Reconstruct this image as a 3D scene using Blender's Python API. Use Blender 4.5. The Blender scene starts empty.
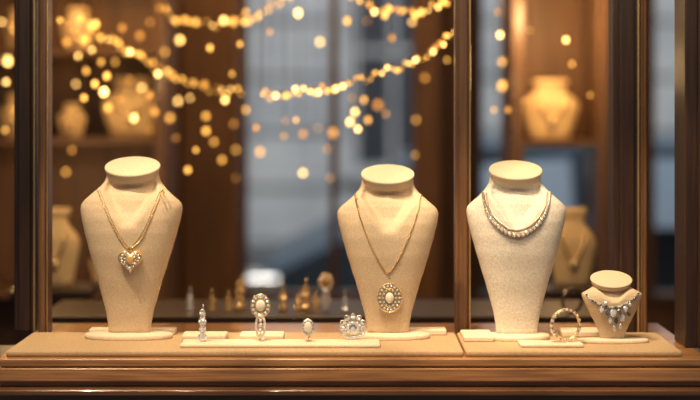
import bpy, bmesh, math, random
from mathutils import Vector, Matrix
from mathutils.bvhtree import BVHTree
random.seed(4)
scene = bpy.context.scene
scene.view_settings.view_transform = 'Standard'
COL = scene.collection
D = 2.4; S = 1.2/700.0; ZC = 1.65; HP = 110.0
def sc(y): return S*(D+y)/D
def P(px, py, y=0.0):
    s = sc(y); return Vector(((px-350)*s, y, ZC-(py-HP)*s))
def X(px, y=0.0): return (px-350)*sc(y)
def Z(py, y=0.0): return ZC-(py-HP)*sc(y)

# ------------------------------------------------------------ materials
def mat(name, c1, c2=None, rough=0.5, metal=0.0, scale=20.0, stretch=(1,1,1), bump=0.0, emit=None, es=0.0, coat=0.0):
    m = bpy.data.materials.new(name); m.use_nodes = True
    nt = m.node_tree; b = nt.nodes["Principled BSDF"]
    b.inputs["Roughness"].default_value = rough
    b.inputs["Metallic"].default_value = metal
    b.inputs["Coat Weight"].default_value = coat
    if emit:
        b.inputs["Emission Color"].default_value = (*emit, 1); b.inputs["Emission Strength"].default_value = es
    tc = nt.nodes.new("ShaderNodeTexCoord"); mp = nt.nodes.new("ShaderNodeMapping")
    mp.inputs["Scale"].default_value = stretch
    nz = nt.nodes.new("ShaderNodeTexNoise"); nz.inputs["Scale"].default_value = scale; nz.inputs["Detail"].default_value = 5
    nt.links.new(tc.outputs["Object"], mp.inputs[0]); nt.links.new(mp.outputs[0], nz.inputs["Vector"])
    r = nt.nodes.new("ShaderNodeValToRGB")
    r.color_ramp.elements[0].position = 0.32; r.color_ramp.elements[1].position = 0.68
    c2 = c2 or tuple(min(1, x*1.12) for x in c1)
    r.color_ramp.elements[0].color = (*c1, 1); r.color_ramp.elements[1].color = (*c2, 1)
    nt.links.new(nz.outputs["Fac"], r.inputs[0]); nt.links.new(r.outputs[0], b.inputs["Base Color"])
    if bump > 0:
        bp = nt.nodes.new("ShaderNodeBump"); bp.inputs["Strength"].default_value = bump; bp.inputs["Distance"].default_value = 0.001
        nt.links.new(nz.outputs["Fac"], bp.inputs["Height"]); nt.links.new(bp.outputs[0], b.inputs["Normal"])
    return m
M_linen = mat("linen_beige", (.56,.42,.27), (.70,.55,.38), rough=.9, scale=420, bump=.4)
M_linen_w = mat("linen_cream", (.60,.535,.44), (.80,.735,.64), rough=.9, scale=320, bump=.6)
M_cap = mat("linen_cap", (.60,.47,.32), (.70,.57,.41), rough=.9, scale=500, bump=.4)
M_pad = mat("pad_fabric", (.74,.60,.43), (.84,.70,.52), rough=.85, scale=300, bump=.3)
M_board = mat("board_fabric", (.44,.30,.165), (.54,.38,.215), rough=.85, scale=250, bump=.3)
M_wood = mat("wood_display", (.30,.13,.045), (.56,.28,.105), rough=.28, scale=9, stretch=(1,12,25), bump=.1, coat=.6)
M_woodd = mat("wood_ledge_dark", (.13,.055,.022), (.24,.105,.040), rough=.25, scale=9, stretch=(1,12,25), bump=.1, coat=.5)
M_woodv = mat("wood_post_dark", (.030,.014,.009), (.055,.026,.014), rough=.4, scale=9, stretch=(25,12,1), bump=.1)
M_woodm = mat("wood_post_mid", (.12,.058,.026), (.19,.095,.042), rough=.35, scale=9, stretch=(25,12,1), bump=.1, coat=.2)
M_woodr = mat("wood_panel_amber", (.13,.058,.022), (.22,.10,.036), rough=.5, scale=3, stretch=(8,4,1))
M_edgehl = mat("edge_highlight", (.75,.50,.22), (.85,.60,.28), rough=.35, metal=.8, scale=30)
M_gold = mat("gold", (.95,.68,.32), (1,.77,.42), rough=.22, metal=.88, scale=200)
M_silver = mat("silver", (.82,.77,.68), (.94,.89,.80), rough=.22, metal=.8, scale=200)
M_gem = mat("diamond", (.94,.93,.90), (1,1,1), rough=.04, metal=.6, scale=100, coat=1)
M_gemy = mat("topaz", (.75,.42,.12), (.9,.58,.22), rough=.05, metal=.5, scale=100, coat=1)
M_gemd = mat("smoky_stone", (.05,.045,.04), (.12,.11,.10), rough=.05, scale=100, coat=1)
M_pearl = mat("pearl", (.78,.70,.57), (.88,.81,.68), rough=.12, scale=60, coat=.8)
M_bulb = mat("bulb_glow", (1,.6,.2), rough=.4, emit=(1,.48,.085), es=2.8)
M_bulbw = mat("bulb_glow_pale", (1,.7,.35), rough=.4, emit=(1,.58,.16), es=6.5)
M_bulbd = mat("bulb_glow_dim", (1,.6,.2), rough=.4, emit=(1,.40,.06), es=1.2)
M_wire = mat("wire_brass", (.25,.14,.05), rough=.5, metal=.7)
M_goldfab = mat("bust_gold_velvet", (.82,.56,.26), (.92,.66,.33), rough=.7, scale=60)
M_wall = mat("wall_plaster_brown", (.06,.030,.014), (.09,.045,.02), rough=.8, scale=3)
M_floor = mat("floor_dark_wood", (.045,.022,.012), (.08,.038,.02), rough=.45, scale=6, stretch=(1,9,1))
M_ceil = mat("ceiling_paint", (.25,.17,.10), rough=.9, scale=4)
M_stone = mat("facade_stone", (.42,.43,.43), (.60,.60,.58), rough=.9, scale=1.5)
M_road = mat("asphalt", (.07,.075,.08), (.10,.105,.11), rough=.8, scale=40)
M_dglass = mat("dark_window_glass", (.04,.045,.055), rough=.3, scale=2)
M_car = mat("car_paint_blue_grey", (.040,.065,.090), (.050,.078,.105), rough=.5, metal=.0, scale=3, coat=.15)
M_carglass = mat("car_glass", (.26,.34,.41), (.34,.42,.50), rough=.1, scale=2)
M_tyre = mat("rubber", (.012,.012,.012), rough=.8)

# ------------------------------------------------------------ helpers
def link(o): COL.objects.link(o); return o
def setup(o, label=None, cat=None, group=None, kind=None, parent=None):
    if label: o["label"] = label
    if cat: o["category"] = cat
    if group: o["group"] = group
    if kind: o["kind"] = kind
    if parent:
        o.parent = parent
        o.matrix_parent_inverse = Matrix.Translation(parent.location).inverted()
    return o
def empty(name, loc, **k):
    e = bpy.data.objects.new(name, None); e.empty_display_size = .02; link(e); e.location = loc
    return setup(e, **k)
def bm_obj(name, bm, m, bevel=0, **k):
    me = bpy.data.meshes.new(name); bmesh.ops.recalc_face_normals(bm, faces=bm.faces); bm.to_mesh(me); bm.free()
    ms = m if isinstance(m, (list, tuple)) else [m]
    for x in ms: me.materials.append(x)
    o = link(bpy.data.objects.new(name, me))
    if bevel:
        b = o.modifiers.new("bevel", "BEVEL"); b.width = bevel; b.segments = 3; b.limit_method = 'ANGLE'
    return setup(o, **k)
def add_box(bm, x0, x1, y0, y1, z0, z1):
    r = bmesh.ops.create_cube(bm, size=1.0)
    for v in r["verts"]:
        v.co = Vector(((x0+x1)/2+v.co.x*(x1-x0), (y0+y1)/2+v.co.y*(y1-y0), (z0+z1)/2+v.co.z*(z1-z0)))
def box(name, x0, x1, y0, y1, z0, z1, m, bevel=0, **k):
    bm = bmesh.new(); add_box(bm, x0, x1, y0, y1, z0, z1); return bm_obj(name, bm, m, bevel=bevel, **k)
def boxes(name, lst, m, bevel=0, **k):
    bm = bmesh.new()
    for b in lst: add_box(bm, *b)
    return bm_obj(name, bm, m, bevel=bevel, **k)
def frame_for(t, up=Vector((0,-1,0))):
    t = t.normalized(); n = up - t*up.dot(t)
    if n.length < 1e-4: n = Vector((1,0,0)) - t*t.x
    n.normalize(); return t, n, t.cross(n)
def add_torus(bm, c, ax, bx, R1, R2, r, nu=12, nv=5, mi=0):
    nrm = ax.cross(bx).normalized(); g = []
    for i in range(nu):
        a = 2*math.pi*i/nu; cen = c+ax*math.cos(a)*R1+bx*math.sin(a)*R2
        rad = (ax*math.cos(a)*R2+bx*math.sin(a)*R1).normalized()
        g.append([bm.verts.new(cen+rad*math.cos(2*math.pi*j/nv)*r+nrm*math.sin(2*math.pi*j/nv)*r) for j in range(nv)])
    for i in range(nu):
        for j in range(nv):
            f = bm.faces.new((g[i][j], g[(i+1)%nu][j], g[(i+1)%nu][(j+1)%nv], g[i][(j+1)%nv])); f.material_index = mi; f.smooth = True
def add_gem(bm, c, n, r, mi=0, asp=1.0, seg=8, up=Vector((0,0,1))):
    n = Vector((n[0]+random.uniform(-.15,.15), n[1], n[2]+random.uniform(-.1,.25))).normalized(); u = up-n*up.dot(n)
    if u.length < 1e-3: u = Vector((1,0,0))-n*n.x
    u.normalize(); w = n.cross(u)
    def ring(k, h, off): return [bm.verts.new(c+n*h+(w*math.cos(2*math.pi*(i+off)/seg)+u*asp*math.sin(2*math.pi*(i+off)/seg))*k) for i in range(seg)]
    g = ring(r, 0, 0); cr = ring(r*.85, r*.28, .5); tb = ring(r*.5, r*.42, 0)
    top = bm.verts.new(c+n*r*.43); bot = bm.verts.new(c-n*r*.6)
    fs = []
    for i in range(seg):
        j = (i+1)%seg
        fs += [bm.faces.new((g[i], g[j], cr[i])), bm.faces.new((g[j], cr[j], cr[i])), bm.faces.new((cr[i], cr[j], tb[j])), bm.faces.new((cr[i], tb[j], tb[i])), bm.faces.new((tb[i], tb[j], top)), bm.faces.new((g[j], g[i], bot))]
    for f in fs: f.material_index = mi
def add_ball(bm, c, r, mi=0, s=(1,1,1), sub=2):
    q = bmesh.ops.create_icosphere(bm, subdivisions=sub, radius=1)
    for v in q["verts"]: v.co = Vector((c[0]+v.co.x*r*s[0], c[1]+v.co.y*r*s[1], c[2]+v.co.z*r*s[2]))
    for f in {f for v in q["verts"] for f in v.link_faces}: f.material_index = mi; f.smooth = True
def add_tube(bm, pts, r, nv=6, mi=0):
    rings = []
    for i, p in enumerate(pts):
        t = pts[min(i+1, len(pts)-1)]-pts[max(i-1, 0)]
        _, n, b = frame_for(t)
        rings.append([bm.verts.new(p+(n*math.cos(2*math.pi*j/nv)+b*math.sin(2*math.pi*j/nv))*r) for j in range(nv)])
    for i in range(len(pts)-1):
        for j in range(nv):
            f = bm.faces.new((rings[i][j], rings[i][(j+1)%nv], rings[i+1][(j+1)%nv], rings[i+1][j])); f.material_index = mi; f.smooth = True
    bm.faces.new(rings[0]).material_index = mi; bm.faces.new(rings[-1][::-1]).material_index = mi
def catmull(pts, n=12):
    out = []; q = [pts[0]*2-pts[1]]+list(pts)+[pts[-1]*2-pts[-2]]
    for i in range(1, len(q)-2):
        for k in range(n):
            t = k/n; a, b, c, d = q[i-1], q[i], q[i+1], q[i+2]
            out.append(.5*((2*b)+(c-a)*t+(2*a-5*b+4*c-d)*t*t+(3*b-a-3*c+d)*t*t*t))
    out.append(q[-2]); return out
def resample(pts, step):
    out = [pts[0].copy()]; acc = 0
    for i in range(1, len(pts)):
        a, b = pts[i-1], pts[i]; L = (b-a).length
        if L < 1e-9: continue
        d = step-acc
        while d <= L: out.append(a.lerp(b, d/L)); d += step
        acc = L-(d-step)
    return out
def lathe(bm, prof, c, seg=40, sx=1, sy=1, mi=0, rot=None):
    rings = []
    for r, z in prof:
        if r < 1e-6: rings.append([bm.verts.new(Vector((0,0,z)))])
        else: rings.append([bm.verts.new(Vector((math.cos(2*math.pi*i/seg)*r*sx, math.sin(2*math.pi*i/seg)*r*sy, z))) for i in range(seg)])
    for a, b in zip(rings, rings[1:]):
        for i in range(seg):
            j = (i+1)%seg
            if len(a) == 1 and len(b) == 1: continue
            if len(a) == 1: f = bm.faces.new((a[0], b[i], b[j]))
            elif len(b) == 1: f = bm.faces.new((a[i], a[j], b[0]))
            else: f = bm.faces.new((a[i], a[j], b[j], b[i]))
            f.material_index = mi; f.smooth = True
    M = Matrix.Translation(c) @ (rot or Matrix.Identity(4))
    for rg in rings:
        for v in rg: v.co = M @ v.co

# ------------------------------------------------------------ camera
cam = bpy.data.cameras.new("camera"); co = link(bpy.data.objects.new("camera", cam)); scene.camera = co
co.location = (0, -D, ZC); co.rotation_euler = (math.pi/2, 0, 0)
cam.sensor_width = 36; cam.lens = 72; cam.shift_y = -(200-HP)/700.0
cam.dof.use_dof = True; cam.dof.focus_distance = D-0.02; cam.dof.aperture_fstop = 1.5

# ------------------------------------------------------------ platform / window ledge
ZP = 1.2554; ZW = ZP-0.010
XL, XR = X(4, -.12), X(684, -.12)
boxes("display_ledge", [(XL-.012, XR+.04, -.126, .26, ZW-.012, ZW), (XL, XR+.04, -.121, .24, ZW-.015, ZW-.012), (XL-.006, XR+.04, -.128, .24, ZW-.036, ZW-.015)], M_wood, bevel=.0018,
      label="long golden brown wooden window ledge with stepped molded front edge", cat="ledge")
boxes("wall_front", [(XL-.3, XR+.4, -.10, .22, 0, ZW-.036)], M_woodv, kind="structure")
boxes("trim_2", [(XL-.3, XR+.4, -.150, -.10, ZW-.055, ZW-.046), (XL-.3, XR+.4, -.125, -.10, ZW-.11, ZW-.055), (XL-.3, XR+.4, -.118, -.10, ZW-.046, ZW-.036)], M_woodd, bevel=.0015, kind="structure")
box("display_board", X(5, -.11), X(464, -.11), -.108, .088, ZW, ZP, M_board, .004, label="long golden beige fabric covered display board on the wooden ledge", cat="display board", group="fabric display boards")
box("display_board.001", X(466, -.11), X(683, -.11), -.108, .088, ZW, ZP, M_board, .004, label="shorter golden beige fabric covered display board on the wooden ledge", cat="display board", group="fabric display boards")
def pad(px0, px1, y0, y1, h=.008, z=ZP, label="low cream fabric display tray", name="display_tray", m=M_pad):
    ym = (y0+y1)/2
    return box(name, X(px0, ym), X(px1, ym), y0, y1, z, z+h, m, .0025, label=label, cat="tray", group="cream display trays")
pad(182, 380, -.080, -.022, .006, label="wide low cream tray holding rings and earrings")
pad(183, 227, -.018, .03, .011, label="small square cream pad behind the ring tray")
pad(240, 284, -.018, .03, .011, label="small square cream pad behind the ring tray")
pad(375, 446, .050, .085, .010, label="flat cream tray behind the medallion necklace bust")
pad(90, 176, .055, .085, .010, label="flat cream tray behind the heart necklace bust")
pad(462, 492, -.02, .06, .009, label="narrow cream pad beside the cream bust")
pad(519, 582, -.078, -.035, .006, label="cream pad under the standing diamond ring")
pad(560, 600, .03, .08, .010, label="cream pad behind the small bust")

PROF = [(330,21),(322,21.5),(310,23.5),(295,27.5),(280,31.5),(262,37),(245,42),(228,46.5),(216,49.4),(209,50.6),(205,50.8),(201.5,50),(199,48.3),(196,45.4),(193,42),(190,38.6),(187,35.4),(184,32.4),(181,29.8),(178,27.8),(174,26.4),(170,26)]
def smooth_interp(tab, x):
    for (a, va), (b, vb) in zip(tab, tab[1:]):
        if (a-x)*(b-x) <= 0:
            t = (x-a)/(b-a); t2 = t*t*(3-2*t)*.3+t*.7; return va+(vb-va)*t2
    return tab[-1][1]
FRONT = [(330,.008),(300,.016),(270,.026),(245,.034),(228,.037),(215,.037),(205,.034),(198,.030),(192,.024),(187,.016),(182,.009),(170,.006)]
BACK = [(330,.018),(300,.016),(240,.010),(205,.012),(197,.022),(188,.045),(178,.058),(170,.058)]
def sstep(a, b, x):
    t = max(0, min(1, (x-a)/(b-a))); return t*t*(3-2*t)
def bust_body(bm, k, cx, y, zb, hs, ws, ds, lean=0, yaw=0):
    rings = []; NS = 160; pys = []
    for (a, _), (b, _) in zip(PROF, PROF[1:]):
        n = max(2, int(abs(a-b)/1.5)) if b < 235 else 3
        pys += [a+(b-a)*i/n for i in range(n)]
    pys.append(PROF[-1][0])
    for i, py in enumerate(pys):
        hw = smooth_interp(PROF, py)*k*ws; fr = smooth_interp(FRONT, py)*ds; bk = smooth_interp(BACK, py)*ds
        neck = max(0, min(1, (200-py)/18.0)); z = (330-py)*k*hs; ring = []
        ex = 2.0+1.3*(1-neck)
        vw = 28*k*ws*max(0, min(1, (232-py)/44.0))   # half width of the V-shaped neckline
        amp = .024*ds*sstep(234, 202, py)*sstep(172, 188, py)
        for j in range(NS):
            a = 2*math.pi*(j+.5)/NS; ca, sa = math.cos(a), math.sin(a)
            xx = hw*math.copysign(abs(ca)**(2/ex), ca)
            yc = neck*(bk-fr)/2
            d = (bk-yc) if sa > 0 else (fr+yc)
            yy = yc+d*math.copysign(abs(sa)**(2/ex), sa)
            yy += (1-neck)*.016*ds*(abs(xx)/(51*k*ws))**2
            if sa < 0 and vw > 0: yy += amp*sstep(0, 6*k*ws, vw-abs(xx))*(1-.5*max(0, 1-abs(xx)/max(vw,1e-5)))
            ring.append(bm.verts.new(Vector((xx+lean*z, yy, z))))
        rings.append(ring)
    for a, b in zip(rings, rings[1:]):
        for j in range(NS):
            f = bm.faces.new((a[j], a[(j+1)%NS], b[(j+1)%NS], b[j])); f.smooth = True
    bm.faces.new(rings[0][::-1]); bm.faces.new(rings[-1])
    M = Matrix.Translation((cx, y, zb)) @ Matrix.Rotation(yaw, 4, 'Z')
    for v in bm.verts: v.co = M @ v.co
    bm.normal_update()
def cap_prof(r, h): return [(0,-.1*h),(r*.93,-.1*h),(r*.935,0),(r*.95,h*.25),(r*.97,h*.5),(r*.99,h*.68),(r,h*.86),(r*.985,h*.96),(r*.95,h),(r*.5,h*1.03),(0,h*1.04)]
def bust(pxc, py_bot, py_captop, m, mc, y=.03, ws=1.0, ds=1.0, cap_r=28, base=None, lean=0, yaw=0, label="", name="necklace_bust", caph=9, group="linen necklace busts", base_h=.009, tilt=21):
    k = sc(y); zb = ZP+base_h
    tiltpx = cap_r*math.sin(math.radians(tilt))
    hs = ((py_bot-(py_captop+caph+tiltpx*.9-2))/160.0)
    e = empty(name, (X(pxc, y), y, ZP), label=label, cat="jewelry bust", group=group)
    bm = bmesh.new(); bust_body(bm, k, X(pxc, y), y, zb, hs, ws, ds, lean, yaw)
    bm.faces.ensure_lookup_table(); bvh = BVHTree.FromBMesh(bm)
    bm_obj("body", bm, m, parent=e)
    H = caph*k; top = zb+160*k*hs
    bm = bmesh.new(); lathe(bm, cap_prof(cap_r*k, H), Vector((X(pxc, y)+lean*(top-zb), y+.025*ds, top-.002)), sy=.88, rot=Matrix.Rotation(math.radians(tilt), 4, 'X'))
    bm_obj("neck_cap", bm, mc, parent=e)
    if base:
        bm = bmesh.new(); r = base*k
        lathe(bm, [(0,0),(r*.98,0),(r,.002),(r,base_h-.003),(r*.97,base_h-.0005),(0,base_h)], Vector((X(pxc, y), y-.006*ds, ZP)), seg=56, sy=.034/r*ds if r > .05*ds else .7)
        bm_obj("base_plate", bm, M_pad, parent=e)
    return bvh, k
b1, k1 = bust(129.5, 330, 155, M_linen, M_cap, base=44, label="beige linen necklace bust wearing a gold heart pendant", lean=0.008)
b2, k2 = bust(388, 330, 163, M_linen, M_cap, base=42, cap_r=27, label="beige linen necklace bust wearing an oval medallion necklace")
b3, k3 = bust(517, 333, 161, M_linen_w, M_cap, y=.02, base=32, cap_r=27, label="cream textured necklace bust wearing a graduated diamond necklace", ws=.98)
bS, kS = bust(612.5, 338, 273, M_linen, M_cap, y=-.02, ws=.59, ds=.55, cap_r=21, base=36, base_h=.007, caph=5, label="small beige bust wearing a dark and clear stone necklace")

def drape(px, py, bvh, off=.0015, y0=-.02):
    y = y0
    for _ in range(4):
        p = P(px, py, y); h = bvh.ray_cast(Vector((p.x, -1, p.z)), Vector((0,1,0)))
        if h[0] is None: return P(px, py, y+off), Vector((0,-1,0))
        y = h[0].y
    p = P(px, py, y); n = h[1]
    if n.y > 0: n = -n
    return p+n*off, n
def drape_path(pp, bvh, off=.0015):
    base = catmull([Vector((a, b, 0)) for a, b in pp], 10); ps = []; ns = []
    for q in base:
        p, n = drape(q.x, q.y, bvh, off); ps.append(p); ns.append(n)
    for _ in range(3):   # a chain bridges hollows
        ys = [p.y for p in ps]
        for i in range(1, len(ps)-1): ps[i].y = min(ys[i], (ys[i-1]+ys[i]+ys[i+1])/3)
    return ps, ns
def chain_links(bm, pts, L, r, mi=0):
    q = resample(pts, L*.72)
    for i in range(len(q)-1):
        t, n, b = frame_for(q[i+1]-q[i])
        w = n if i%2 else b
        add_torus(bm, q[i], t, w, L*.5, L*.32, r, 8, 4, mi)
def over_back(ps, cx, back_y):
    a, b = ps[0], ps[-1]; m = Vector((cx, back_y, (a.z+b.z)/2-.008))
    def ext(p):
        side = p.x-cx
        return p+Vector((-side*.02, .016, -.0015)), Vector((p.x-side*.12, p.y+.045, p.z-.010))
    a1, a2 = ext(a); b1_, b2_ = ext(b)
    return catmull([m, a2, a1, a], 8)[:-1]+ps+catmull([b, b1_, b2_, m], 8)[1:]

# ---- heart pendant necklace
e = empty("necklace", P(130, 250, -.02), label="gold chain necklace with a heart shaped diamond pendant", cat="necklace")
ps, ns = drape_path([(97.5,190),(103,204),(110.5,222),(119,238),(125,246),(130,249),(135,246),(142,238),(149.5,222),(157,204),(162.5,190)], b1, .0007)
bm = bmesh.new(); chain_links(bm, over_back(ps, X(129.5,.03), .100), .0030, .00055); bm_obj("chain", bm, M_gold, parent=e)
bm = bmesh.new()
for q_ in ([(100,191),(106,206),(114,225),(122,239),(128,246)], [(160,191),(154,206),(146,225),(138,239),(132,246)]):
    ps2, _ = drape_path(q_, b1, .0005); chain_links(bm, ps2, .0018, .00025)
bm_obj("chain", bm, M_gold, parent=e)
hc, hn = drape(130.5, 260, b1, .004)
def heart(t, s):
    return (s*16*math.sin(t)**3/16, s*(13*math.cos(t)-5*math.cos(2*t)-2*math.cos(3*t)-math.cos(4*t))/16)
bm = bmesh.new(); HS = .0190
pts = [heart(2*math.pi*i/48, HS) for i in range(48)]
fr = [bm.verts.new(hc+Vector((x, -.002, z+.001))) for x, z in pts]; bk = [bm.verts.new(hc+Vector((x, .0015, z+.001))) for x, z in pts]
bm.faces.new(fr); bm.faces.new(bk[::-1])
for i in range(48): bm.faces.new((fr[i], fr[(i+1)%48], bk[(i+1)%48], bk[i]))
add_tube(bm, [hc+Vector((x*1.0, -.002, z+.001)) for x, z in pts+pts[:1]], .0015)
add_tube(bm, [hc+Vector((x*.62, -.003, z*.62+.001)) for x, z in pts+pts[:1]], .0009)
bm_obj("pendant_frame", bm, M_gold, parent=e)
bm = bmesh.new()
for i in range(22):
    x, z = heart(2*math.pi*(i+.5)/22, HS*.80); add_gem(bm, hc+Vector((x, -.0032, z+.001)), Vector((0,-1,.15)), .0020)
bm_obj("pave_stones", bm, M_gem, parent=e)
bm = bmesh.new()
add_gem(bm, hc+Vector((0,-.004,.0015)), Vector((0,-1,.15)), .0078, 0)
for i in range(9):
    a = 2*math.pi*i/9; add_gem(bm, hc+Vector((math.cos(a)*.0096, -.0036, math.sin(a)*.0084+.001)), Vector((0,-1,.1)), .0014, 1)
bm_obj("center_stone", bm, [M_gemy, M_gem], parent=e, label="amber coloured round center stone")
bm = bmesh.new(); add_torus(bm, hc+Vector((0,-.001,.0205)), Vector((1,0,0)), Vector((0,0,1)), .0028, .0042, .0010, 14, 6); bm_obj("bail", bm, M_gold, parent=e)

# ---- medallion necklace
e = empty("necklace", P(390, 290, -.02), label="gold chain necklace with an oval pearl medallion pendant", cat="necklace")
ps, ns = drape_path([(355,195),(358,210),(365,231),(374,252),(382,266),(388,273),(394,266),(402,252),(411,231),(418,210),(421,195)], b2, .0008)
bm = bmesh.new(); chain_links(bm, over_back(ps, X(388,.03), .100), .0034, .00062); bm_obj("chain", bm, M_gold, parent=e)
oc, on = drape(389.5, 297, b2, .004)
def oval_cluster(bmM, bmG, c, rx, rz, n, r, tilt=.15):
    pr = [(math.cos(2*math.pi*i/36)*rx, math.sin(2*math.pi*i/36)*rz) for i in range(36)]
    f = [bmM.verts.new(c+Vector((x, -.001, z))) for x, z in pr]; b = [bmM.verts.new(c+Vector((x, .002, z))) for x, z in pr]
    bmM.faces.new(f); bmM.faces.new(b[::-1])
    for i in range(36): bmM.faces.new((f[i], f[(i+1)%36], b[(i+1)%36], b[i]))
    add_torus(bmM, c+Vector((0,-.001,0)), Vector((1,0,0)), Vector((0,0,1)), rx*.66, rz*.66, r*.5, 32, 5)
    add_torus(bmM, c+Vector((0,-.001,0)), Vector((1,0,0)), Vector((0,0,1)), rx, rz, r*.6, 36, 5)
    for i in range(n):
        a = 2*math.pi*i/n; add_gem(bmG, c+Vector((math.cos(a)*rx*.84, -.0022, math.sin(a)*rz*.84)), Vector((math.cos(a)*.2,-1,tilt)), r)
bm1 = bmesh.new(); bm2 = bmesh.new()
oval_cluster(bm1, bm2, oc, .0205, .0245, 18, .0020)
for i in range(28):
    a = 2*math.pi*i/28; add_ball(bm1, oc+Vector((math.cos(a)*.0212, -.001, math.sin(a)*.0252)), .0016, sub=1)
bm_obj("medallion_frame", bm1, M_gold, parent=e)
for i in range(12):
    a = 2*math.pi*i/12; add_gem(bm2, oc+Vector((math.cos(a)*.0110, -.003, math.sin(a)*.0140)), Vector((0,-1,.1)), .0013)
bm_obj("halo_stones", bm2, M_gem, parent=e)
bm = bmesh.new(); add_ball(bm, oc+Vector((0,-.003,0)), .0078, s=(.9,.45,1.15), sub=3); bm_obj("center_stone", bm, M_pearl, parent=e, label="pale oval pearl center")
bm = bmesh.new(); add_torus(bm, oc+Vector((0,0,.0275)), Vector((1,0,0)), Vector((0,0,1)), .003, .004, .0011, 14, 6)
add_torus(bm, oc+Vector((0,0,.0345)), Vector((1,0,0)), Vector((0,0,1)), .0042, .005, .0012, 14, 6); add_gem(bm, oc+Vector((0,-.002,.0345)), Vector((0,-1,0)), .003)
bm_obj("bail", bm, M_gold, parent=e)

# ---- graduated diamond necklace
e = empty("necklace", P(516, 236, -.02), label="graduated two row diamond tennis necklace in yellow gold", cat="necklace")
path = [(483,193),(485,204),(490,217),(499,227),(508,233),(517,235),(526,233),(535,227),(543,217),(548,204),(550,193)]
ps, ns = drape_path(path, b3, .002)
full = over_back(ps, X(517,.02), .088)
bmM = bmesh.new(); add_tube(bmM, full, .0011)
bmG = bmesh.new(); q = resample(ps, .0001); L = len(q); s = 0
while s < L:
    t = s/(L-1); r = .0018+.0019*math.sin(math.pi*t)**1.5
    d = q[min(L-1, int(s))]
    add_gem(bmG, d+Vector((0,-.0018,0)), Vector((0,-1,.2)), r*.9); add_torus(bmM, d+Vector((0,-.0010,0)), Vector((1,0,0)), Vector((0,0,1)), r*.95, r*.95, r*.28, 10, 4)
    s += int((2*r+.0002)/.0001)
inner = [(486,193),(488.2,204),(493,215),(501.5,223.5),(509.2,228.5),(517,230.2),(524.8,228.5),(532.5,223.5),(540,215),(545.2,204),(547,193)]
ps, ns = drape_path(inner, b3, .0014)
for p in resample(ps, .0032): add_gem(bmG, p+Vector((0,-.001,0)), Vector((0,-1,.2)), .0014)
add_tube(bmM, ps, .0011)
bm_obj("setting", bmM, M_gold, parent=e); bm_obj("diamonds", bmG, M_gem, parent=e)

# ---- stone necklace on small bust
e = empty("necklace", P(612, 310, -.03), label="silver necklace with clustered dark and clear marquise stones", cat="necklace")
ps, ns = drape_path([(587,295),(592,300),(600,304),(606,306),(613,307),(620,306),(627,303),(633,299),(638,294)], bS, .0015)
bmM = bmesh.new(); chain_links(bmM, ps, .003, .0007); bmG = bmesh.new()
for p in resample(ps, .0050): add_gem(bmG, p+Vector((0,-.0012,0)), Vector((0,-1,.1)), .0018, random.choice([0,0,1]))
for (a, b, r, mi, asp) in [(602,309,2.4,0,1.3),(607,312,2.3,1,1.4),(613,312,3.2,0,1.3),(619,311,2.3,1,1.4),(625,308,2.4,0,1.3),(610,319,2.4,0,1.5),(616,320,2.3,1,1.4),(622,317,2.4,0,1.5),(628,313,2.0,1,1.3),(614,327,2.0,0,1.6),(620,325,1.6,0,1.5),(605,303,2.0,0,1),(629,304,1.8,0,1)]:
    p, n = drape(a, b, bS, .003); add_gem(bmG, p, Vector((random.uniform(-.2,.2),-1,random.uniform(0,.3))), r*S*1.0, mi, asp)
    add_torus(bmM, p, Vector((1,0,0)), Vector((0,0,1)), r*S, r*S*asp, .0007, 12, 4)
bm_obj("setting", bmM, M_silver, parent=e); bm_obj("stones", bmG, [M_gem, M_gemd], parent=e)

# ------------------------------------------------------------ rings and earrings on the trays
ZT = ZP+.006
def tall_earring(px, y, z0, head_rx, head_rz, total, metal=M_gold, label="", name="drop_earring", group=None, center=M_pearl):
    c0 = Vector((X(px, y), y, z0)); e = empty(name, c0, label=label, cat="earring", group=group)
    bm1 = bmesh.new(); bm2 = bmesh.new(); hc = c0+Vector((0, 0, total-head_rz))
    oval_cluster(bm1, bm2, hc, head_rx, head_rz, 14, head_rx*.17)
    lo = total-2*head_rz; w = head_rx*.46
    loop = []
    for i in range(25):
        a = 2*math.pi*i/24; loop.append(c0+Vector((w*math.sin(a)*(1-.25*math.cos(a)), .002*math.cos(a), .0016+lo*.5*(1-math.cos(a)))))
    add_tube(bm1, loop, .0022)
    for p in resample(loop, .0038): add_gem(bm2, p+Vector((0,-.0018,0)), Vector((0,-1,.2)), .0020)
    for i in range(4):
        add_ball(bm1, c0+Vector((0,-.001,lo*(.25+.2*i))), .0042-.0004*abs(i-1), sub=1); add_gem(bm2, c0+Vector((0,-.0045,lo*(.25+.2*i))), Vector((0,-1,.2)), .0030)
    bm_obj("setting", bm1, metal, parent=e); bm_obj("stones", bm2, M_gem, parent=e)
    bm = bmesh.new(); add_ball(bm, hc+Vector((0,-.002,0)), head_rx*.52, s=(1,.5,head_rz/head_rx), sub=3); bm_obj("center_stone", bm, center, parent=e)
    return e
tall_earring(260.5, -.05, ZT, .0158, .0185, .079, M_gold, label="tall gold earring with oval pearl halo head and jewelled loop")
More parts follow.
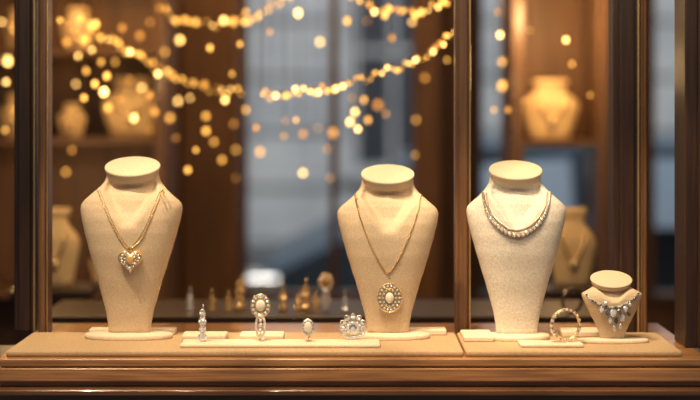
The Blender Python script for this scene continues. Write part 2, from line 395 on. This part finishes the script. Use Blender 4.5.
def slim_earring(px, y, z0, total, metal, label, sc_=1.0, group=None, wide=1.0):
    c0 = Vector((X(px, y), y, z0)); e = empty("drop_earring", c0, label=label, cat="earring", group=group)
    bm1 = bmesh.new(); bm2 = bmesh.new(); n = 4; st = total/n
    for i in range(n):
        z = st*(i+.5); r = st*.46*wide*(1.0, .72, .9, .6)[i]
        add_torus(bm1, c0+Vector((0,0,z)), Vector((1,0,0)), Vector((0,0,1)), r*.8, st*.47, .0013*sc_, 14, 5)
        add_gem(bm2, c0+Vector((0,-.0015,z)), Vector((.1,-1,.2)), r*.72)
        for a in range(6):
            t = a*math.pi/3; add_gem(bm2, c0+Vector((r*.8*math.cos(t),-.001,z+st*.45*math.sin(t))), Vector((0,-1,.1)), .0015*sc_)
    add_torus(bm1, c0+Vector((.001,.002,total+.003*sc_)), Vector((0,1,0)), Vector((0,0,1)), .003*sc_, .004*sc_, .0007*sc_, 12, 4)
    bm_obj("setting", bm1, metal, parent=e); bm_obj("stones", bm2, M_gem if metal is M_silver else M_gemy, parent=e); return e
slim_earring(202.5, -.05, ZT, .054, M_silver, "slim silver drop earring with stacked clear stones on tray", wide=1.25, sc_=1.2)
def halo_ring(px, y, z0, rx, rz, total, metal, label, center):
    c0 = Vector((X(px, y), y, z0)); e = empty("ring", c0, label=label, cat="ring")
    bm1 = bmesh.new(); bm2 = bmesh.new(); hc = c0+Vector((0,-.003,total-rz))
    oval_cluster(bm1, bm2, hc, rx, rz, 12, rx*.17)
    R = (total-rz)*.5; add_torus(bm1, c0+Vector((0,.004,R+.0003)), Vector((.25,.96,0)), Vector((0,0,1)), R*.92, R*.92, .0016, 28, 6)
    bm_obj("band", bm1, metal, parent=e); bm_obj("stones", bm2, M_gem, parent=e)
    bm = bmesh.new(); add_ball(bm, hc+Vector((0,-.002,0)), rx*.68, s=(1,.5,rz/rx), sub=3); bm_obj("center_stone", bm, center, parent=e)
halo_ring(308, -.05, ZT, .0098, .0135, .038, M_silver, "small upright silver ring with oval pale stone and halo", M_pearl)
c0 = Vector((X(353,-.03), -.03, ZT)); e = empty("brooch", c0, label="silver fan shaped diamond brooch propped on the tray", cat="brooch")
bm1 = bmesh.new(); bm2 = bmesh.new()
for i in range(9):
    a = math.radians(-25+230*i/8); R = .0150+.004*math.sin(math.pi*i/8); px_, pz_ = math.cos(a)*R, .0180+math.sin(a)*R
    add_torus(bm1, c0+Vector((px_,0,pz_)), Vector((math.cos(a),0,math.sin(a))), Vector((-math.sin(a),0,math.cos(a))), .0066, .0040, .0012, 14, 5)
    add_gem(bm2, c0+Vector((px_,-.001,pz_)), Vector((0,-1,.2)), .0032)
    add_gem(bm2, c0+Vector((px_*.55,-.003,.0185+math.sin(a)*R*.55)), Vector((0,-1,.2)), .0030)
    add_tube(bm1, [c0+Vector((0,.001,.004)), c0+Vector((px_*.9,.001,.0185+math.sin(a)*R*.9))], .0012)
for i in range(7):
    add_gem(bm2, c0+Vector(((i-3)*.0042,-.002,.0035+.0008*abs(i-3))), Vector((0,-1,.2)), .0021)
add_ball(bm1, c0+Vector((0,.002,.0175)), .0165, s=(1,.15,.95))
add_gem(bm2, c0+Vector((0,-.005,.0175)), Vector((0,-1,.2)), .0048)
add_tube(bm1, [c0+Vector(((i-3)*.0045,0,.0022+.0006*abs(i-3))) for i in range(7)], .0018)
bm_obj("setting", bm1, M_silver, parent=e); bm_obj("stones", bm2, M_gem, parent=e)
def eternity(px, y, z0, R, yaw, label, metal=M_silver, gem=M_gem):
    c = Vector((X(px, y), y, z0+R+.0028)); e = empty("ring", Vector((c.x, y, z0)), label=label, cat="ring")
    ax = Vector((math.cos(yaw), math.sin(yaw), 0)); bx = Vector((0,0,1)); n = Vector((math.sin(yaw), -math.cos(yaw), 0))
    bm1 = bmesh.new(); bm2 = bmesh.new()
    for o in (-.0026,.0026): add_torus(bm1, c+n*o, ax, bx, R, R, .0017, 48, 6)
    for i in range(20):
        a = 2*math.pi*i/20; d = ax*math.cos(a)+bx*math.sin(a)
        add_gem(bm2, c+d*(R+.0008), d, .0026); add_gem(bm2, c+d*(R)+n*.0040, n, .0023)
    bm_obj("band", bm1, metal, parent=e); bm_obj("stones", bm2, gem, parent=e)
eternity(565.5, -.055, ZT, .0258, .30, "large standing gold and diamond eternity ring on cream pad", M_gold)

# ------------------------------------------------------------ rear display counter with blurred jewels
ZR = 1.235
boxes("display_counter", [(X(48,.5), X(612,.5), .42, .66, .5, ZR-.02), (X(46,.5), X(614,.5), .41, .67, ZR-.02, ZR)], M_woodv, bevel=.003, label="dark wooden display counter behind the window ledge", cat="counter")
G_ = "drop earrings on the dark counter"
for px, h, m, s_ in [(306,.050,M_gold,2.4),(283,.040,M_gold,2.1),(190,.034,M_silver,2.0),(212,.030,M_gold,2.0),(345,.026,M_silver,2.0),(240,.062,M_gold,2.0),(228,.03,M_gold,1.8),(298,.03,M_gold,1.8),(316,.03,M_gold,1.8)]:
    slim_earring(px, .5, ZR, h, m, "gold drop earring standing on the dark counter" if m is M_gold else "silver drop earring standing on the dark counter", s_, group=G_, wide=1.8)
tall_earring(326, .5, ZR, .015, .017, .076, M_gold, label="gold oval drop earring standing on the dark counter", group=G_, center=M_gemy)
eternity(572, .45, ZR, .024, .5, "dark metal ring standing on the dark counter", M_woodv, M_gemd)

# ------------------------------------------------------------ posts of window frame
def post(n, a, b, y, m, dep=.05, edge=True):
    xa, xb = X(a, y), X(b, y); w = xb-xa
    boxes("trim_%d" % n, [(xa, xb, y, y+dep, ZW, 3.1), (xa+w*.22, xb-w*.22, y-.008, y, ZW, 3.1)], m, bevel=.003, kind="structure")
    if edge: boxes("trim_%d" % (n+40), [(xb-w*.10, xb-w*.04, y-.002, y+.001, ZW, 3.09)], M_edgehl, kind="structure")  # thin bright strip paints a golden edge highlight onto the post
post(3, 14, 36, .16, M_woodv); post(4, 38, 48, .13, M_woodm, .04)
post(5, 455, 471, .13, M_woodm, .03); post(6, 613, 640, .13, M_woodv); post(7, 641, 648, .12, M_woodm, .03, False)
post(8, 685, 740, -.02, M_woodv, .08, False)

# ------------------------------------------------------------ shop interior shell
FZ = .5
box("floor", -2.6, 3.0, .22, 3.2, FZ-.1, FZ, M_floor, kind="structure")
box("ceiling", -2.6, 3.0, -.8, 3.2, 3.1, 3.2, M_ceil, kind="structure")
box("wall_left", -2.7, -2.6, -.8, 3.2, 0, 3.2, M_wall, kind="structure")
box("wall_right", 3.0, 3.1, -.8, 3.2, 0, 3.2, M_wall, kind="structure")
YB = 3.0
def xb(px): return X(px, YB)
boxes("wall_back", [(-2.6, xb(240), YB, YB+.12, FZ, 3.1), (xb(443), xb(474), YB, YB+.12, FZ, 3.1), (xb(600), xb(646), YB, YB+.12, FZ, 3.1), (xb(760), 3.0, YB, YB+.12, FZ, 3.1),
                    (xb(240), xb(443), YB, YB+.12, FZ, Z(300,YB)), (xb(474), xb(600), YB, YB+.12, FZ, Z(300,YB)), (xb(646), xb(760), YB, YB+.12, FZ, Z(300,YB))], M_woodr, kind="structure")
for i, (a, b, mm) in enumerate([(240,443,(330,)),(474,600,()),(646,760,())]):  # back windows added so the modelled street reflections show through
    x0, x1 = xb(a), xb(b); z0 = Z(300,YB); w = .03
    L_ = [(x0, x0+w, YB-.03, YB+.03, z0, 3.1), (x1-w, x1, YB-.03, YB+.03, z0, 3.1), (x0, x1, YB-.04, YB+.04, z0, z0+w)]
    for q_ in mm: L_.append((xb(q_), xb(q_+8), YB-.03, YB+.03, z0, 3.1))
    boxes("window_%d" % (i+1), L_, M_woodm, bevel=.004, kind="structure")

def cabinet(name, a, b, y, dep, zt, shelves, m, label, open_below=None):
    x0, x1 = X(a, y), X(b, y); e = empty(name, ((x0+x1)/2, y+dep/2, FZ), label=label, cat="cabinet"); w = .035
    boxes("frame", [(x0, x0+w, y, y+dep, FZ, zt), (x1-w, x1, y, y+dep, FZ, zt), (x0+w, x1-w, y, y+dep, zt-w, zt)], m, bevel=.003, parent=e)
    box("back_panel", x0+w, x1-w, y+dep-.015, y+dep, open_below or FZ, zt-w, M_woodr, parent=e)
    for py in shelves:
        z = Z(py, y); box("shelf", x0+w, x1-w, y+.005, y+dep-.016, z-.018, z, m, bevel=.002, parent=e)
    return e
YC = 1.7
cabinet("display_cabinet", -90, 166, YC, .3, 2.75, [-40, 49, 138, 292], M_woodm, "tall amber wooden display cabinet with lit shelves")
cabinet("display_cabinet", 512, 610, YC, .3, 2.75, [-20, 140], M_woodm, "amber wooden shelf unit holding a golden necklace bust", open_below=Z(140,YC)-.02)
boxes("trim_9", [(X(172,2.4), X(238,2.4), 2.4, 2.6, FZ, 3.1), (X(182,2.4), X(228,2.4), 2.38, 2.4, FZ+.2, 3.0)], M_woodr, bevel=.005, kind="structure")
boxes("trim_11", [(X(414,2.4), X(444,2.4), 2.4, 2.6, FZ, 3.1), (X(418,2.4), X(440,2.4), 2.38, 2.4, FZ+.2, 3.0)], M_woodr, bevel=.005, kind="structure")

FPROF = [(0,.70),(.10,.74),(.25,.84),(.40,.93),(.52,1.0),(.60,.98),(.66,.88),(.72,.72),(.77,.58),(.82,.50),(.87,.48),(.90,.56),(.95,.62),(1.0,.60)]
def far_bust(pxc, py_bot, py_top, hwpx, y, z=None, group="gold velvet busts in the shop", label="golden velvet necklace bust on a lit wooden shelf"):
    k = sc(y); z = Z(py_bot, y) if z is None else z; H = (py_bot-py_top)*k; x = X(pxc, y)
    e = empty("necklace_bust", (x, y, z), label=label, cat="jewelry bust", group=group)
    def rings(sel, bm):
        lathe(bm, [(0, sel[0][0]*H)]+[(b*hwpx*k, a*H) for a, b in sel]+[(0, sel[-1][0]*H)], Vector((x, y, z)), seg=32, sy=.42)
    bm = bmesh.new(); rings(FPROF[:11], bm); bm_obj("body", bm, M_goldfab, parent=e)
    bm = bmesh.new(); rings(FPROF[10:], bm); bm_obj("neck_cap", bm, M_goldfab, parent=e)
    bm = bmesh.new(); pts = []
    for i in range(15):
        t = i/14*2-1; xx = t*.55*hwpx*k; zz = H*(.34+.36*t*t); f = smooth_interp(FPROF, zz/H)*hwpx*k
        pts.append(Vector((x+xx, y-.42*math.sqrt(max(0, f*f-xx*xx))-.004, z+zz)))
    add_tube(bm, pts, .004); add_ball(bm, pts[7]+Vector((0,-.003,-.012)), .012, s=(1,.4,1.3)); bm_obj("necklace", bm, M_gold, parent=e)
far_bust(550, 140, 80, 29, YC+.1, z=Z(140,YC)); far_bust(132, 138, 78, 30, YC+.1, z=Z(138,YC))
for px, nm in [(56, "dark wooden pedestal under a golden bust"), (572, "dark wooden pedestal beside the shelf unit")]:
    y = 1.0; x = X(px, y)
    boxes("pedestal", [(x-.10, x+.10, y-.09, y+.09, FZ, FZ+.06), (x-.08, x+.08, y-.07, y+.07, FZ+.06, Z(286,y)-.02), (x-.095, x+.095, y-.085, y+.085, Z(286,y)-.02, Z(286,y))], M_woodv, bevel=.004, label=nm, cat="pedestal", group="dark pedestals")
    far_bust(px, 286, 208, 24, y, label="golden velvet necklace bust on a dark pedestal")
for px, py, hw, h in [(18,138,18,44),(72,138,14,34),(78,49,17,42),(20,49,17,42),(108,292,17,44)]:
    far_bust(px, py, py-h, hw, YC+.1, z=Z(py, YC), label="small golden necklace bust on a wooden shelf")

# ------------------------------------------------------------ light strings
def light_string(pp, y, spacing, r, label):
    pts = catmull([P(a, b, y) for a, b in pp], 14)
    e = empty("light_string", pts[0], label=label, cat="string lights", group="festive golden light strings")
    bm = bmesh.new(); add_tube(bm, pts, .0015, 5)
    for q in (pts[0], pts[-1]): add_tube(bm, [q, Vector((q.x, q.y, 3.1))], .0010, 4)
    bm_obj("wire", bm, M_wire, parent=e)
    mes = {}
    for i, q in enumerate(resample(pts, spacing)[:98]):
        m = random.choice([M_bulb, M_bulbd, M_bulb, M_bulb, M_bulbw])
        if m not in mes:
            bm = bmesh.new(); add_ball(bm, (0,0,0), r, s=(1,1,1.25), sub=2); o = bm_obj("bulb", bm, m); mes[m] = o.data
        else: o = link(bpy.data.objects.new("bulb", mes[m]))
        o.location = q+Vector((random.uniform(-.5,.5)*spacing, random.uniform(-.015,.015), random.uniform(-1,.5)*.012))
        s_ = random.uniform(.35, 1.1); o.scale = (s_, s_, s_)
        setup(o, parent=e)
light_string([(82,18),(98,33),(118,45),(145,60),(175,76),(208,87),(246,91)], 1.15, .012, .0062, "golden fairy light string hanging in a swag")
light_string([(262,93),(300,91),(345,83),(385,71),(420,56),(456,32)], .75, .0085, .0050, "golden fairy light string draped across the shop")
light_string([(160,8),(185,20),(215,23),(250,17),(290,-6)], 1.28, .013, .0072, "golden fairy light swag near the ceiling")
light_string([(350,-8),(372,6),(400,12),(430,8),(462,-8)], .90, .011, .0060, "golden fairy light swag near the ceiling")
light_string([(-20,56),(0,60),(20,58),(35,50)], 1.4, .025, .010, "short golden fairy light string on the cabinet")
hang = [(85,39,13),(86,71,13),(101,62,13),(107,76,10),(129,80,12),(120,100,10),(104,92,11),(178,101,13),(180,40,12),(206,116,12),(206,131,12),(240,44,11),(234,124,13),(236,150,10),(284,136,12),(285,121,10),(303,134,10),(333,133,13),(327,149,10),(355,112,12),(358,129,13),(378,105,12),(303,173,9),(415,155,9),(447,60,9),(392,38,10),(260,152,11),(298,13,11),(347,21,11),(367,21,10),(6,82,11),(500,35,12),(502,62,13),(502,86,12),(225,100,9),(150,95,9),(210,48,9),(130,52,12),(96,24,11),(155,112,10),(425,78,10),(270,32,8),(320,42,8),(416,120,9),(2,22,9),(60,20,8),(115,62,10),(78,56,10),(140,36,10),(165,52,9),(190,98,9),(66,42,9),(95,84,9),(232,74,9),(350,122,11),(364,100,9),(368,120,10),(352,98,9),(296,120,9),(246,12,9),(412,22,9),(388,8,9),(16,110,8),(5,130,8),(142,88,9),(158,74,9),(92,50,10),(214,142,9),(318,128,8),(386,114,9),(590,95,8),(498,12,9),(188,170,8),(176,138,9),(330,178,7),(72,150,8),(66,172,8),(236,178,8),(108,108,9),(134,118,9),(150,130,8),(170,118,9),(196,150,8),(222,160,8),(112,40,10),(76,84,9),(84,98,9),(122,28,9),(150,22,9),(246,110,8),(256,128,8),(270,98,8),(494,110,8),(508,110,8),(566,40,8),(572,64,7),(530,30,7)]
for i, (a, b, w) in enumerate(hang):
    y = .85+.9*random.random()**1.3; p = P(a, b, y); r = w*.00062*random.uniform(.6,1.25)
    e = empty("hanging_bulb", p, label="small round golden bulb hanging on a thin wire", cat="hanging light", group="single hanging golden bulbs")
    bm = bmesh.new(); add_ball(bm, p, r, s=(1,1,1.2)); bm_obj("bulb", bm, random.choice([M_bulb, M_bulbw, M_bulb, M_bulbd]), parent=e)
    bm = bmesh.new(); add_tube(bm, [p+Vector((0,0,r*1.15)), Vector((p.x, p.y, 3.1))], .0005, 4); bm_obj("wire", bm, M_wire, parent=e)

# ------------------------------------------------------------ street behind the shop, standing in for reflections in the glass
bm = bmesh.new(); add_box(bm, -14, 16, -6, 20, -.1, 0); bm_obj("floor_street", bm, M_road, kind="structure")
YF = 14.0
box("wall_reflected", -9, 12, YF, YF+.4, 0, 9, M_stone, kind="structure")  # facade modelled behind the shop in place of its glass reflection
boxes("trim_10", [(-9, 12, YF-.08, YF, .65*i+.10, .65*i+.52) for i in range(14)], M_stone, bevel=.02, kind="structure")
for i, cx_ in enumerate([-6.5,-4.2,-1.9,.50,2.35,4.5,6.8]):
    boxes("window_%d" % (i+10), [(cx_-.42, cx_+.42, YF-.12, YF-.08, 1.0, 3.6)], M_dglass, kind="structure")
    boxes("trim_%d" % (i+20), [(cx_-.55, cx_-.42, YF-.2, YF-.08, .9, 3.7), (cx_+.42, cx_+.55, YF-.2, YF-.08, .9, 3.7), (cx_-.6, cx_+.6, YF-.24, YF-.08, 3.6, 3.8), (cx_-.6, cx_+.6, YF-.24, YF-.08, .85, 1.0), (cx_-.03, cx_+.03, YF-.16, YF-.08, 1.0, 3.6), (cx_-.42, cx_+.42, YF-.16, YF-.08, 2.3, 2.37)], M_stone, kind="structure")
cy = 5.6; x0 = X(252, cy); e = empty("car", (x0+2.15, cy, 0), label="blue-grey sedan car standing in for a reflection in the glass", cat="car")  # solid car imitating one mirrored in the shop glass
side = [(0,.35),(.03,.62),(.12,.82),(.42,.97),(.55,1.03),(.90,1.40),(1.20,1.50),(2.7,1.50),(3.35,1.38),(3.9,1.06),(4.25,.98),(4.32,.6),(4.28,.32)]
arch = []
for c in (3.45, .72):
    for i in range(9):
        a = math.pi*i/8; arch.append((c+math.cos(a)*.36, .30+math.sin(a)*.36))
prof = side+[(3.95,.25)]+arch[:9]+[(2.9,.22),(1.4,.22)]+arch[9:]+[(.2,.25)]
bm = bmesh.new(); R_ = []
for yy, ins in [(-.85,.04),(-.78,0),(.78,0),(.85,.04)]: R_.append([bm.verts.new(Vector((x0+a, cy+yy*(1 if b < 1.1 else .85), b-(ins if b > .5 else 0)))) for a, b in prof])
for u, v in zip(R_, R_[1:]):
    for i in range(len(prof)):
        j = (i+1)%len(prof); bm.faces.new((u[i], u[j], v[j], v[i]))
bm.faces.new(R_[0]); bm.faces.new(R_[-1][::-1]); bmesh.ops.triangulate(bm, faces=[f for f in bm.faces if len(f.verts) > 4])
bm_obj("body", bm, M_car, parent=e)
for wn in [[(.74,1.05),(1.00,1.34),(1.70,1.40),(1.70,1.05)], [(1.84,1.05),(1.84,1.40),(2.72,1.40),(3.20,1.31),(3.50,1.05)]]:
    bm = bmesh.new(); v1 = [bm.verts.new(Vector((x0+a, cy-(.87 if b < 1.1 else .76), b))) for a, b in wn]; v2 = [bm.verts.new(v.co+Vector((0,.04,0))) for v in v1]
    bm.faces.new(v1); bm.faces.new(v2[::-1])
    for i in range(len(v1)): j = (i+1)%len(v1); bm.faces.new((v1[i], v1[j], v2[j], v2[i]))
    bm_obj("side_window", bm, M_carglass, parent=e)
for c in (.72, 3.45):
    for yy in (cy-.78, cy+.62):
        bm = bmesh.new(); lathe(bm, [(0,0),(.2,0),(.30,.0),(.33,.04),(.33,.14),(.3,.18),(0,.18)], Vector((x0+c, yy+.17, .33)), seg=28, rot=Matrix.Rotation(math.radians(90), 4, 'X')); bm_obj("wheel", bm, M_tyre, parent=e)
box("headlight", x0-.01, x0+.2, cy-.88, cy-.5, .68, .80, M_silver, bevel=.02, parent=e)

# ------------------------------------------------------------ lights
def light(kind, name, loc, energy, color, size=.1, sy=None, target=None, spot=None):
    l = bpy.data.lights.new(name, kind); l.energy = energy; l.color = color
    if kind == 'AREA':
        l.size = size
        if sy: l.shape = 'RECTANGLE'; l.size_y = sy
    elif kind in ('POINT', 'SPOT'): l.shadow_soft_size = size
    if kind == 'SPOT': l.spot_size = math.radians(spot or 40); l.spot_blend = .5
    o = link(bpy.data.objects.new(name, l)); o.location = loc
    if target is not None: o.rotation_euler = (Vector(target)-Vector(loc)).to_track_quat('-Z', 'Y').to_euler()
    return o
W = (1, .76, .48)
light('AREA', "display_light", (0, -.60, 2.2), 8, W, 1.5, .08, target=(0, 0, 1.25))
for px in (110, 240, 372, 520, 625):
    light('SPOT', "spot_lamp", (X(px)-.22, -.40, 2.35), {240:14, 520:36, 625:30}.get(px, 50), W, .012, target=(X(px), .0, 1.35), spot=28)
light('POINT', "counter_fill", (X(280,.5), .38, 1.95), 4, W, .03)  # unseen lamp added to brighten the rear row of jewels
light('POINT', "cabinet_lamp", (X(100,1.6), 1.50, 2.15), 10, (1,.62,.27), .06)
light('POINT', "cabinet_lamp", (X(50,1.6), 1.35, 1.40), 3, (1,.62,.27), .06)
light('POINT', "pedestal_lamp", (X(56,1.0), .80, 1.75), 2.5, (1,.62,.27), .06)
light('POINT', "cabinet_lamp", (X(548,1.6), 1.52, 1.93), 9, (1,.62,.27), .06)
light('POINT', "pedestal_lamp", (X(575,1.0), .75, 1.75), 2.5, (1,.62,.27), .06)
light('POINT', "ceiling_lamp", (X(300,1.6), 1.9, 2.6), 16, (1,.62,.27), .12)
light('POINT', "ceiling_lamp", (X(620,1.6), 1.0, 2.3), 5, (1,.62,.27), .12)
light('AREA', "street_fill", (1.0, 4.2, 8.0), 950, (.93,.96,1.0), 8.0, 3.0, target=(1.0, 12.0, 1.0))  # area lamp added to brighten facade and car, in place of sky light

w = bpy.data.worlds.new("world"); scene.world = w; w.use_nodes = True
bg = w.node_tree.nodes["Background"]; bg.inputs[0].default_value = (.82,.88,1,1); bg.inputs[1].default_value = .18
